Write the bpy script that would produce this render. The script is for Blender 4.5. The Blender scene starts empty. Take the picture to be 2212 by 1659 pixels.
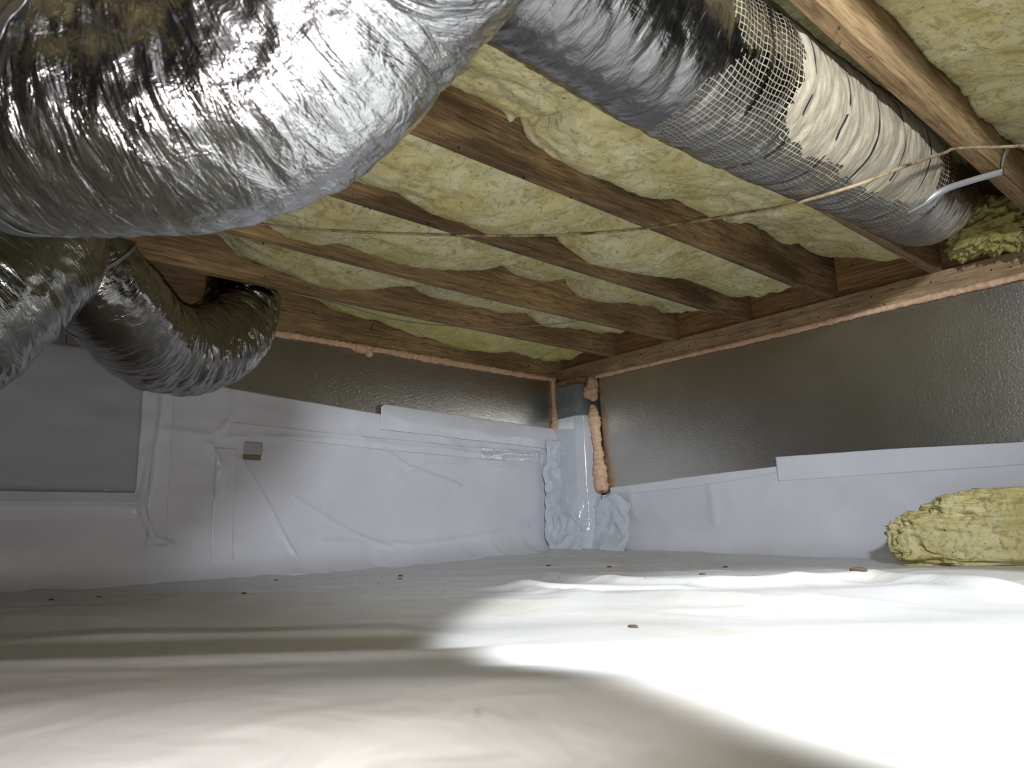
import bpy, math
import numpy as np
from mathutils import Matrix, Vector

scene = bpy.context.scene
RS = np.random.RandomState(7)
LIFT = 1.05            # everything is laid out from the joist undersides (z = 0), then lifted so the floor is near 0

# ------------------------------------------------------------------ camera
CAM = np.array([3.0357, 2.9692, -0.9456])
FW = np.array([-0.65813, -0.72509, 0.20276])
RT = np.array([-0.74459, 0.66673, -0.03258])
UP = np.array([0.11156, 0.17241, 0.97868])
cd = bpy.data.cameras.new('camera'); cam = bpy.data.objects.new('camera', cd)
scene.collection.objects.link(cam)
cd.sensor_width = 36; cd.lens = 26.19; cd.clip_start = 0.01; cd.clip_end = 50
cd.dof.use_dof = True; cd.dof.focus_distance = 2.6; cd.dof.aperture_fstop = 7.5
cam.matrix_world = Matrix(((RT[0], UP[0], -FW[0], CAM[0]), (RT[1], UP[1], -FW[1], CAM[1]),
                           (RT[2], UP[2], -FW[2], CAM[2] + LIFT), (0, 0, 0, 1)))
scene.camera = cam

# ------------------------------------------------------------------ world, lights, exposure
w = bpy.data.worlds.new('world'); scene.world = w; w.use_nodes = True
w.node_tree.nodes['Background'].inputs[0].default_value = (0.5, 0.55, 0.6, 1)
w.node_tree.nodes['Background'].inputs[1].default_value = 0.02

def lamp(name, kind, loc, energy, color, target=None, **kw):
    l = bpy.data.lights.new(name, kind); l.energy = energy; l.color = color
    for k, v in kw.items(): setattr(l, k, v)
    o = bpy.data.objects.new(name, l); scene.collection.objects.link(o)
    o.location = (loc[0], loc[1], loc[2] + LIFT)
    if target is not None:
        d = Vector(target) - Vector(loc)
        o.rotation_euler = d.to_track_quat('-Z', 'Y').to_euler()
    return o
LP = (2.86, 3.50, -0.14)
lamp('work_spot', 'SPOT', LP, 300, (0.93, 0.97, 1.0), target=(2.19, 2.88, -1.06),
     spot_size=math.radians(53), spot_blend=0.16, shadow_soft_size=0.02)
lamp('work_glow', 'SPOT', LP, 260, (0.85, 0.90, 1.0), target=(0.35, 0.75, -0.42), spot_size=math.radians(76), spot_blend=1.0, shadow_soft_size=0.06)
FL = CAM - 0.035 * UP - 0.012 * RT
lamp('phone_flash', 'SPOT', FL, 46, (1.0, 0.94, 0.92), target=FL + FW + 0.42 * UP - 0.35 * RT,
     spot_size=math.radians(125), spot_blend=1.0, shadow_soft_size=0.008)
scene.view_settings.view_transform = 'Standard'
scene.view_settings.look = 'None'
scene.view_settings.exposure = 0.0
scene.view_settings.gamma = 1.0
scene.view_settings.use_curve_mapping = False

# ------------------------------------------------------------------ noise
_P = RS.permutation(256); _P = np.concatenate([_P, _P, _P])
_G = RS.normal(size=(256, 3)); _G /= np.linalg.norm(_G, axis=1)[:, None]
def pn(x, y, z=0.0):
    x, y, z = np.broadcast_arrays(np.asarray(x, float), np.asarray(y, float), np.asarray(z, float))
    xi = np.floor(x).astype(int); yi = np.floor(y).astype(int); zi = np.floor(z).astype(int)
    xf = x - xi; yf = y - yi; zf = z - zi
    xi &= 255; yi &= 255; zi &= 255
    f = lambda t: t * t * t * (t * (t * 6 - 15) + 10)
    u, v, q = f(xf), f(yf), f(zf)
    def g(i, j, k):
        h = _P[_P[_P[(xi + i) & 255] + ((yi + j) & 255)] + ((zi + k) & 255)]
        G = _G[h]
        return G[..., 0] * (xf - i) + G[..., 1] * (yf - j) + G[..., 2] * (zf - k)
    L = lambda a, b, t: a + (b - a) * t
    return L(L(L(g(0, 0, 0), g(1, 0, 0), u), L(g(0, 1, 0), g(1, 1, 0), u), v),
             L(L(g(0, 0, 1), g(1, 0, 1), u), L(g(0, 1, 1), g(1, 1, 1), u), v), q)
def fbm(x, y, z=0.0, o=4, gain=0.5):
    a, s, r = 1.0, 0.0, 1.0
    for i in range(o):
        s = s + a * pn(x * r + 17 * i, y * r - 9 * i, np.asarray(z) * r + 5 * i); a *= gain; r *= 2.03
    return s
def ridge(x, y, z=0.0):
    return 1 - 2.2 * np.abs(pn(x, y, z))
def smooth(a, b, x):
    t = np.clip((x - a) / (b - a), 0, 1); return t * t * (3 - 2 * t)
def dist_line(X, Y, pts):
    """distance of every point to a polyline, and the nearest parameter 0..1"""
    best = np.full(X.shape, 1e9); par = np.zeros(X.shape); n = len(pts) - 1
    for i in range(n):
        ax, ay = pts[i]; bx, by = pts[i + 1]
        dx, dy = bx - ax, by - ay; L2 = dx * dx + dy * dy + 1e-12
        t = np.clip(((X - ax) * dx + (Y - ay) * dy) / L2, 0, 1)
        d = np.hypot(X - ax - t * dx, Y - ay - t * dy)
        m = d < best; best = np.where(m, d, best); par = np.where(m, (i + t) / n, par)
    return best, par
def interp(x, pts):
    p = sorted(pts); return np.interp(x, [a for a, b in p], [b for a, b in p])

# ------------------------------------------------------------------ objects
def tag(o, label=None, cat=None, group=None, kind=None):
    if label: o['label'] = label
    if cat: o['category'] = cat
    if group: o['group'] = group
    if kind: o['kind'] = kind
    return o
def empty(name, loc, label, cat, group=None):
    o = bpy.data.objects.new(name, None); scene.collection.objects.link(o); o.location = loc
    o.empty_display_size = 0.05
    return tag(o, label, cat, group)
def world_loc(o):
    v = np.zeros(3)
    while o is not None:
        v += np.array(o.location); o = o.parent
    return v
def mk(name, V, F, mat, parent=None, smooth_=True, uv=None, origin=None, bevel=0):
    """one mesh object from world coordinates; its origin goes to the foot of its box"""
    V = np.asarray(V, float)
    lo, hi = V.min(0), V.max(0)
    og = np.array([(lo[0] + hi[0]) / 2, (lo[1] + hi[1]) / 2, lo[2]]) if origin is None else np.array(origin, float)
    me = bpy.data.meshes.new(name)
    F = np.asarray(F)
    me.vertices.add(len(V)); me.vertices.foreach_set('co', (V - og).ravel())
    n = F.shape[1]
    me.loops.add(F.size); me.loops.foreach_set('vertex_index', F.ravel().astype(np.int32))
    me.polygons.add(len(F)); me.polygons.foreach_set('loop_start', np.arange(0, F.size, n, dtype=np.int32))
    me.update(calc_edges=True); me.validate()
    me.polygons.foreach_set('use_smooth', np.full(len(me.polygons), bool(smooth_)))
    if uv is not None:
        l = me.uv_layers.new(name='UVMap'); idx = np.zeros(len(me.loops), np.int32)
        me.loops.foreach_get('vertex_index', idx); l.data.foreach_set('uv', np.asarray(uv)[idx].ravel())
    me.materials.append(mat)
    o = bpy.data.objects.new(name, me); scene.collection.objects.link(o)
    if parent is not None:
        o.parent = parent; o.location = og - world_loc(parent)
    else: o.location = og
    if bevel:
        b = o.modifiers.new('bevel', 'BEVEL'); b.width = bevel; b.segments = 2; b.limit_method = 'ANGLE'
    return o
def gridfaces(nx, ny, wrap=False):
    i = np.arange(nx - 1)[:, None]; j = np.arange(ny if wrap else ny - 1)[None, :]
    j2 = (j + 1) % ny
    a = i * ny + j; b = (i + 1) * ny + j; c = (i + 1) * ny + j2; d = i * ny + j2
    return np.stack([a, b, c, d], -1).reshape(-1, 4)
def sheet(name, X, Y, Z, mat, parent=None, thick=0.0, flip=False, uv=None, **kw):
    V = np.stack([X, Y, Z], -1).reshape(-1, 3); F = gridfaces(*X.shape)
    if flip: F = F[:, ::-1]
    o = mk(name, V, F, mat, parent, uv=uv, **kw)
    if thick:
        m = o.modifiers.new('thickness', 'SOLIDIFY'); m.thickness = thick; m.offset = -1
    return o
BOXF = [(0, 3, 2, 1), (4, 5, 6, 7), (0, 1, 5, 4), (1, 2, 6, 5), (2, 3, 7, 6), (3, 0, 4, 7)]
def box(name, lo, hi, mat, parent=None, bevel=0.002, **kw):
    (a, b, c), (d, e, f) = lo, hi
    V = [(a, b, c), (d, b, c), (d, e, c), (a, e, c), (a, b, f), (d, b, f), (d, e, f), (a, e, f)]
    return mk(name, V, BOXF, mat, parent, smooth_=False, bevel=bevel, **kw)
def spline(P, n):
    """Catmull-Rom through P (k columns), resampled to even arc length"""
    P = np.asarray(P, float); Q = np.vstack([2 * P[0] - P[1], P, 2 * P[-1] - P[-2]])
    out = []
    for i in range(1, len(Q) - 2):
        t = np.linspace(0, 1, 60, endpoint=False)[:, None]
        a, b, c, d = Q[i - 1], Q[i], Q[i + 1], Q[i + 2]
        out.append(0.5 * (2 * b + (c - a) * t + (2 * a - 5 * b + 4 * c - d) * t ** 2 + (3 * b - a - 3 * c + d) * t ** 3))
    out.append(Q[-2][None]); C = np.vstack(out)
    s = np.concatenate([[0], np.cumsum(np.linalg.norm(np.diff(C[:, :3], axis=0), axis=1))])
    si = np.linspace(0, s[-1], n)
    return np.stack([np.interp(si, s, C[:, k]) for k in range(C.shape[1])], 1), si
def frames(C, up=(0, 0, 1)):
    T = np.gradient(C, axis=0); T /= np.linalg.norm(T, axis=1)[:, None]
    N = np.zeros_like(T); n = np.array(up, float)
    for i in range(len(T)):
        n = n - T[i] * (n @ T[i]); n /= np.linalg.norm(n); N[i] = n
    return T, N, np.cross(T, N)
def tube(name, path, n, m, mat, parent=None, disp=None, up=(0, 0, 1), caps=True, **kw):
    """path: rows x y z r.  disp(s, theta, outward normal, r) -> radius offset.  theta 0 = up"""
    P, s = spline(path, n); C, R = P[:, :3], P[:, 3]
    T, N, B = frames(C, up)
    th = np.linspace(0, 2 * math.pi, m, endpoint=False)
    nrm = N[:, None] * np.cos(th)[None, :, None] + B[:, None] * np.sin(th)[None, :, None]
    S, TH = np.meshgrid(s, th, indexing='ij')
    rad = R[:, None] + (disp(S, TH, nrm, R[:, None]) if disp else 0)
    V = (C[:, None] + nrm * rad[..., None]).reshape(-1, 3)
    F = gridfaces(n, m, wrap=True)
    uv = np.stack([S.ravel(), (TH * R.mean()).ravel()], 1)
    if caps:
        V = np.vstack([V, C[0], C[-1]]); k = len(V) - 2
        j = np.arange(m); j2 = (j + 1) % m
        F = np.vstack([F, np.stack([np.full(m, k), j, j2, j2], 1)[:, [0, 2, 1, 1]] * 0 + np.stack([j, j, j2, np.full(m, k)], 1) * 0 + np.stack([np.full(m, k), j, j2, np.full(m, k)], 1)]) if False else F
        V = V[:-2]
    return mk(name, V, F[:, ::-1], mat, parent, uv=uv, **kw)

# ------------------------------------------------------------------ materials
def mat(name, base=(0.5, 0.5, 0.5), rough=0.5, metal=0.0, spec=0.5):
    m = bpy.data.materials.new(name); m.use_nodes = True
    b = m.node_tree.nodes['Principled BSDF']
    b.inputs['Base Color'].default_value = (*base, 1); b.inputs['Roughness'].default_value = rough
    b.inputs['Metallic'].default_value = metal; b.inputs['Specular IOR Level'].default_value = spec
    return m, m.node_tree.nodes, m.node_tree.links, b
def coords(N, L, scale=(1, 1, 1), uv=False, rot=(0, 0, 0)):
    t = N.new('ShaderNodeTexCoord'); mp = N.new('ShaderNodeMapping')
    mp.inputs['Scale'].default_value = scale; mp.inputs['Rotation'].default_value = rot
    L.new(t.outputs['UV' if uv else 'Object'], mp.inputs['Vector']); return mp.outputs[0]
def noise(N, L, vec, scale, detail=4, rough=0.5, dist=0.0):
    n = N.new('ShaderNodeTexNoise'); n.inputs['Scale'].default_value = scale; n.inputs['Detail'].default_value = detail
    n.inputs['Roughness'].default_value = rough; n.inputs['Distortion'].default_value = dist
    L.new(vec, n.inputs['Vector']); return n.outputs['Fac']
def ramp(N, L, fac, stops):
    r = N.new('ShaderNodeValToRGB'); e = r.color_ramp.elements
    while len(e) < len(stops): e.new(0.5)
    for k, (p, c) in enumerate(stops):
        e[k].position = p; e[k].color = (*c, 1) if not isinstance(c, (int, float)) else (c, c, c, 1)
    L.new(fac, r.inputs[0]); return r.outputs[0]
def mixc(N, L, f, a, b, mode='MIX'):
    x = N.new('ShaderNodeMix'); x.data_type = 'RGBA'; x.blend_type = mode
    for s, v in ((x.inputs[0], f), (x.inputs[6], a), (x.inputs[7], b)):
        if isinstance(v, (int, float)): s.default_value = v
        elif isinstance(v, tuple): s.default_value = (*v, 1)
        else: L.new(v, s)
    return x.outputs[2]
def math_(N, L, op, a, b=0.0, c=None):
    x = N.new('ShaderNodeMath'); x.operation = op
    for k, v in enumerate((a, b) if c is None else (a, b, c)):
        if isinstance(v, (int, float)): x.inputs[k].default_value = v
        else: L.new(v, x.inputs[k])
    return x.outputs[0]
def bump(N, L, b, h, strength, dist, prev=None):
    x = N.new('ShaderNodeBump'); x.inputs['Strength'].default_value = strength; x.inputs['Distance'].default_value = dist
    L.new(h, x.inputs['Height'])
    if prev is not None: L.new(prev, x.inputs['Normal'])
    L.new(x.outputs[0], b.inputs['Normal']); return x.outputs[0]

def wood(name, dark, mid, light, axis='x', grain=1.0, stain=0.5):
    m, N, L, b = mat(name, rough=0.72, spec=0.25)
    sc = {'x': (0.9, 14, 14), 'y': (14, 0.9, 14), 'z': (14, 14, 0.9)}[axis]
    v = coords(N, L, sc)
    big = noise(N, L, v, 1.0 * grain, 3, 0.5, 0.6)
    wv = math_(N, L, 'FRACT', math_(N, L, 'MULTIPLY', big, 16.0))
    g = ramp(N, L, wv, [(0.0, dark), (0.35, mid), (0.8, light), (1.0, mid)])
    fine = noise(N, L, coords(N, L, tuple(s * 9 for s in sc)), 1.0, 3, 0.7)
    c = mixc(N, L, 0.55, g, ramp(N, L, fine, [(0.36, dark), (0.62, light)]))
    st = noise(N, L, coords(N, L, (1.3, 4, 4)), 1.6, 5, 0.6)
    c = mixc(N, L, ramp(N, L, st, [(0.42, stain), (0.62, 0.0)]), c, tuple(0.35 * x for x in dark))
    sp = noise(N, L, coords(N, L), 55, 2, 0.5)
    c = mixc(N, L, ramp(N, L, sp, [(0.26, 0.8), (0.31, 0.0)]), c, (0.03, 0.02, 0.012))
    L.new(c, b.inputs['Base Color'])
    bump(N, L, b, fine, 0.4, 0.003)
    return m
M_joist = wood('joist_wood', (0.17, 0.10, 0.045), (0.39, 0.25, 0.12), (0.54, 0.38, 0.20), 'x')
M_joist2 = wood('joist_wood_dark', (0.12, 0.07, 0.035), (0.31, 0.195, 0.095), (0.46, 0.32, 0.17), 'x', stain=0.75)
M_rim = wood('rim_wood', (0.16, 0.075, 0.026), (0.36, 0.19, 0.075), (0.46, 0.29, 0.13), 'y', 0.7, 0.2)
M_ledger = wood('ledger_wood', (0.26, 0.16, 0.08), (0.47, 0.31, 0.17), (0.58, 0.41, 0.24), 'y', 0.8, 0.3)
M_cap = wood('cap_wood', (0.13, 0.09, 0.05), (0.3, 0.22, 0.13), (0.4, 0.31, 0.2), 'y', 0.8, 0.4)

def fiberglass(name, tint=(0.98, 1, 0.98), dirt=0.62):
    m, N, L, b = mat(name, rough=0.95, spec=0.1)
    v = coords(N, L)
    n1 = noise(N, L, v, 7, 6, 0.6, 0.5); n2 = noise(N, L, v, 60, 4, 0.7); n3 = noise(N, L, v, 26, 5, 0.65, 1.5)
    t = lambda c: tuple(a * q for a, q in zip(c, tint))
    c = ramp(N, L, n1, [(0.3, t((0.60, 0.50, 0.20))), (0.5, t((0.74, 0.67, 0.36))), (0.72, t((0.84, 0.80, 0.55)))])
    c = mixc(N, L, ramp(N, L, n3, [(0.36, dirt), (0.5, 0.0)]), c, (0.36, 0.29, 0.13))
    c = mixc(N, L, ramp(N, L, n2, [(0.3, dirt), (0.4, 0.0)]), c, (0.22, 0.16, 0.07))
    sp = noise(N, L, v, 120, 1, 0.5)
    c = mixc(N, L, ramp(N, L, sp, [(0.2, 1.0), (0.25, 0.0)]), c, (0.05, 0.035, 0.02))
    L.new(c, b.inputs['Base Color'])
    b.inputs['Subsurface Weight'].default_value = 0.0
    f = noise(N, L, coords(N, L, (1, 1, 1)), 90, 5, 0.8, 2.0)
    bp = bump(N, L, b, n3, 0.5, 0.012)
    bump(N, L, b, f, 0.55, 0.004, bp)
    return m
M_glass = fiberglass('fiberglass')
M_glass_bright = fiberglass('fiberglass_bright', (1.0, 1.02, 0.75), 0.3)
M_glass_block = fiberglass('fiberglass_block', (1.0, 0.98, 0.86), 0.7)
M_glass_dark = fiberglass('fiberglass_old', (0.62, 0.62, 0.40), 0.8)

def foil(name, tint, rough, crumple=1.0, plastic=0.0):
    m, N, L, b = mat(name, tint, rough, 1.0)
    v = coords(N, L)
    vo = N.new('ShaderNodeTexVoronoi'); vo.feature = 'F1'; vo.inputs['Scale'].default_value = 38
    L.new(v, vo.inputs['Vector'])
    n1 = noise(N, L, v, 30, 4, 0.6, 1.0)
    u = coords(N, L, (60, 9, 1), uv=True); n2 = noise(N, L, u, 1.0, 4, 0.6, 0.8)
    rr = ramp(N, L, noise(N, L, v, 9, 4, 0.6), [(0.3, rough * 0.6), (0.7, rough * 1.5)])
    L.new(rr, b.inputs['Roughness'])
    tn = noise(N, L, v, 5, 3, 0.5)
    L.new(ramp(N, L, tn, [(0.3, tuple(c * 0.75 for c in tint)), (0.7, tint)]), b.inputs['Base Color'])
    p = bump(N, L, b, n1, 0.22 * crumple, 0.010)
    p = bump(N, L, b, n2, 0.50 * crumple, 0.008, p)
    if plastic:
        b.inputs['Coat Weight'].default_value = plastic; b.inputs['Coat Roughness'].default_value = 0.08
    return m, N, L, b
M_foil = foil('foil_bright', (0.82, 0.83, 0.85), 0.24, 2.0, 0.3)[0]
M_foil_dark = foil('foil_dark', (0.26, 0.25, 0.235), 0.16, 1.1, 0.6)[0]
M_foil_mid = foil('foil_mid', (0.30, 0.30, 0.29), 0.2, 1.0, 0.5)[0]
M_tape_foil, _n, _l, _b = mat('duct_tape', (0.36, 0.37, 0.39), 0.35, 0.8)
M_strap, _n, _l, _b = mat('strap_metal', (0.55, 0.56, 0.55), 0.45, 0.6)
M_strap_plastic, _n, _l, _b = mat('duct_strap', (0.2, 0.2, 0.21), 0.3, 0.3)

def worn_duct():
    """foil jacket whose scrim grid shows and whose middle has worn to tan paper (UV in metres: x along, y around)"""
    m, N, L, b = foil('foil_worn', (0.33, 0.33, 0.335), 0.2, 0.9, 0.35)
    t = N.new('ShaderNodeTexCoord'); sx = N.new('ShaderNodeSeparateXYZ'); L.new(t.outputs['UV'], sx.inputs[0])
    x, y = sx.outputs[0], sx.outputs[1]
    def line(c, pitch, wd):
        f = math_(N, L, 'FRACT', math_(N, L, 'DIVIDE', c, pitch))
        d = math_(N, L, 'ABSOLUTE', math_(N, L, 'SUBTRACT', f, 0.5))
        return math_(N, L, 'GREATER_THAN', d, 0.5 - wd)
    wob = noise(N, L, coords(N, L, uv=True), 7, 3, 0.5)
    xw = math_(N, L, 'ADD', x, math_(N, L, 'MULTIPLY', wob, 0.02)); yw = math_(N, L, 'ADD', y, math_(N, L, 'MULTIPLY', wob, 0.02))
    grid = math_(N, L, 'MAXIMUM', line(xw, 0.0115, 0.085), line(yw, 0.0115, 0.085))
    n = noise(N, L, coords(N, L, uv=True), 5.5, 5, 0.65, 0.6)
    nf = noise(N, L, coords(N, L, uv=True), 30, 3, 0.6)
    def band(c, a0, a1, b1, b0):
        r = N.new('ShaderNodeMapRange'); r.interpolation_type = 'SMOOTHSTEP'
        r.inputs[1].default_value = a0; r.inputs[2].default_value = a1; L.new(c, r.inputs[0])
        q = N.new('ShaderNodeMapRange'); q.interpolation_type = 'SMOOTHSTEP'
        q.inputs[1].default_value = b1; q.inputs[2].default_value = b0; q.inputs[3].default_value = 1; q.inputs[4].default_value = 0
        L.new(c, q.inputs[0]); return math_(N, L, 'MULTIPLY', r.outputs[0], q.outputs[0])
    seen_side = band(y, WORN[4], WORN[5], WORN[6], WORN[7])
    tanf = math_(N, L, 'MULTIPLY', band(x, WORN[0], WORN[1], WORN[2], WORN[3]), seen_side)
    tan = math_(N, L, 'ADD', tanf, math_(N, L, 'MULTIPLY', math_(N, L, 'SUBTRACT', n, 0.5), 1.1))
    scr = math_(N, L, 'ADD', band(x, SCRIM[0], SCRIM[1], SCRIM[2], SCRIM[3]), math_(N, L, 'MULTIPLY', math_(N, L, 'SUBTRACT', n, 0.5), 2.4))
    tan_full = math_(N, L, 'GREATER_THAN', tan, 0.62)
    tan_cell = math_(N, L, 'MULTIPLY', math_(N, L, 'GREATER_THAN', tan, 0.36), grid)
    tanmask = math_(N, L, 'MAXIMUM', tan_full, tan_cell)
    scrmask = math_(N, L, 'MULTIPLY', math_(N, L, 'GREATER_THAN', scr, 0.62), grid)
    tanc = ramp(N, L, nf, [(0.3, (0.38, 0.33, 0.225)), (0.7, (0.50, 0.45, 0.335))])
    base = b.inputs['Base Color'].links[0].from_socket
    c = mixc(N, L, scrmask, base, (0.34, 0.31, 0.24)); c = mixc(N, L, tanmask, c, tanc)
    # dark hoop lines where the wire shows through
    hoop = 0.0
    for p in RINGS:
        d = math_(N, L, 'ABSOLUTE', math_(N, L, 'SUBTRACT', math_(N, L, 'ADD', x, math_(N, L, 'MULTIPLY', wob, 0.03)), p + 0.015))
        h = math_(N, L, 'LESS_THAN', d, 0.0035)
        hoop = h if isinstance(hoop, float) else math_(N, L, 'MAXIMUM', hoop, h)
    hoop = math_(N, L, 'MULTIPLY', hoop, math_(N, L, 'GREATER_THAN', noise(N, L, coords(N, L, (1, 1, 1), uv=True), 14, 2, 0.5), 0.43))
    c = mixc(N, L, hoop, c, (0.03, 0.03, 0.035))
    L.new(c, b.inputs['Base Color'])
    mt = math_(N, L, 'SUBTRACT', 1.0, math_(N, L, 'MAXIMUM', math_(N, L, 'MULTIPLY', tanmask, 0.9), math_(N, L, 'MULTIPLY', scrmask, 0.7)))
    L.new(mt, b.inputs['Metallic'])
    rr = b.inputs['Roughness'].links[0].from_socket
    L.new(math_(N, L, 'ADD', rr, math_(N, L, 'MULTIPLY', tanmask, 0.3)), b.inputs['Roughness'])
    pv = b.inputs['Normal'].links[0].from_socket
    bump(N, L, b, grid, 0.25, 0.001, pv)
    return m
# worn region along / around, scrim region, hoops: set next to the duct's own builder values
WORN = (0.62, 0.78, 1.35, 1.72, 0.08, 0.16, 0.36, 0.50)
SCRIM = (0.38, 0.56, 1.5, 1.8)
RINGS = (0.60, 0.76, 0.92, 1.08, 1.24, 1.42, 1.60)

def film(name, base, rough, spec=0.5, weave=0.0, dirty=0.0, coat=0.0):
    m, N, L, b = mat(name, base, rough, 0, spec)
    v = coords(N, L)
    n = noise(N, L, v, 3.5, 5, 0.6)
    c = ramp(N, L, n, [(0.3, tuple(x * 0.9 for x in base)), (0.7, base)])
    if dirty:
        d1 = noise(N, L, coords(N, L, (1, 1, 1)), 2.3, 6, 0.65, 0.4)
        c = mixc(N, L, ramp(N, L, d1, [(0.5, 0.0), (0.72, dirty)]), c, (0.45, 0.40, 0.27))
        d2 = noise(N, L, v, 70, 3, 0.6)
        c = mixc(N, L, ramp(N, L, d2, [(0.24, 0.8), (0.29, 0.0)]), c, (0.2, 0.16, 0.11))
    L.new(c, b.inputs['Base Color'])
    n2 = noise(N, L, v, 16, 5, 0.6, 0.8)
    p = bump(N, L, b, n2, 0.25, 0.006)
    if weave:
        wv = N.new('ShaderNodeTexWave'); wv.wave_type = 'BANDS'; wv.bands_direction = 'X'; wv.inputs['Scale'].default_value = 90
        L.new(v, wv.inputs['Vector'])
        w2 = N.new('ShaderNodeTexWave'); w2.bands_direction = 'Z'; w2.inputs['Scale'].default_value = 90; L.new(v, w2.inputs['Vector'])
        bump(N, L, b, math_(N, L, 'ADD', wv.outputs[1], w2.outputs[1]), weave, 0.001, p)
    if coat:
        b.inputs['Coat Weight'].default_value = coat; b.inputs['Coat Roughness'].default_value = 0.1
    return m
M_liner = film('vapour_liner_wall', (0.74, 0.745, 0.79), 0.42, 0.4, 0.15)
M_floor = film('vapour_liner_floor', (0.62, 0.615, 0.61), 0.36, 0.45, 0.0, 0.5)
M_tape = film('white_tape', (0.76, 0.77, 0.81), 0.3, 0.5)
M_wrap = film('clear_white_wrap', (0.68, 0.71, 0.76), 0.12, 0.6, coat=0.6)

def board():
    m, N, L, b = mat('foil_faced_board', (0.5, 0.49, 0.46), 0.30, 1.0)
    v = coords(N, L)
    n = noise(N, L, v, 3, 4, 0.5)
    L.new(ramp(N, L, n, [(0.3, (0.50, 0.485, 0.45)), (0.7, (0.60, 0.585, 0.545))]), b.inputs['Base Color'])
    n1 = noise(N, L, v, 105, 3, 0.6, 0.6); n2 = noise(N, L, v, 12, 3, 0.5)
    p = bump(N, L, b, n2, 0.05, 0.004); bump(N, L, b, n1, 0.7, 0.0013, p)
    return m
M_board = board()
M_foam, N_, L_, b_ = mat('spray_foam', (0.72, 0.43, 0.28), 0.8, 0, 0.3)
L_.new(ramp(N_, L_, noise(N_, L_, coords(N_, L_), 60, 4, 0.6), [(0.3, (0.66, 0.40, 0.24)), (0.6, (0.88, 0.60, 0.40))]), b_.inputs['Base Color'])
bump(N_, L_, b_, noise(N_, L_, coords(N_, L_), 160, 3, 0.6), 0.5, 0.003)
M_block, N_, L_, b_ = mat('concrete_block', (0.22, 0.25, 0.25), 0.9)
L_.new(ramp(N_, L_, noise(N_, L_, coords(N_, L_), 30, 5, 0.7), [(0.3, (0.16, 0.185, 0.185)), (0.7, (0.27, 0.3, 0.3))]), b_.inputs['Base Color'])
bump(N_, L_, b_, noise(N_, L_, coords(N_, L_), 140, 4, 0.7), 0.5, 0.003)
M_cable, N_, L_, b_ = mat('old_cable', (0.3, 0.22, 0.12), 0.6)
L_.new(ramp(N_, L_, noise(N_, L_, coords(N_, L_), 22, 4, 0.7), [(0.35, (0.06, 0.04, 0.025)), (0.55, (0.36, 0.27, 0.15))]), b_.inputs['Base Color'])
M_thin = mat('thin_cable', (0.28, 0.26, 0.22), 0.5)[0]
M_nail = mat('nail_steel', (0.05, 0.045, 0.04), 0.5, 0.7)[0]
M_debris = mat('debris_bark', (0.09, 0.06, 0.035), 0.9)[0]
M_brown = mat('bare_edge', (0.22, 0.17, 0.10), 0.9)[0]
M_black = mat('black_gap', (0.012, 0.013, 0.016), 0.6)[0]
M_ply = wood('subfloor_wood', (0.1, 0.06, 0.03), (0.22, 0.14, 0.07), (0.3, 0.2, 0.11), 'x')

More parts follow.
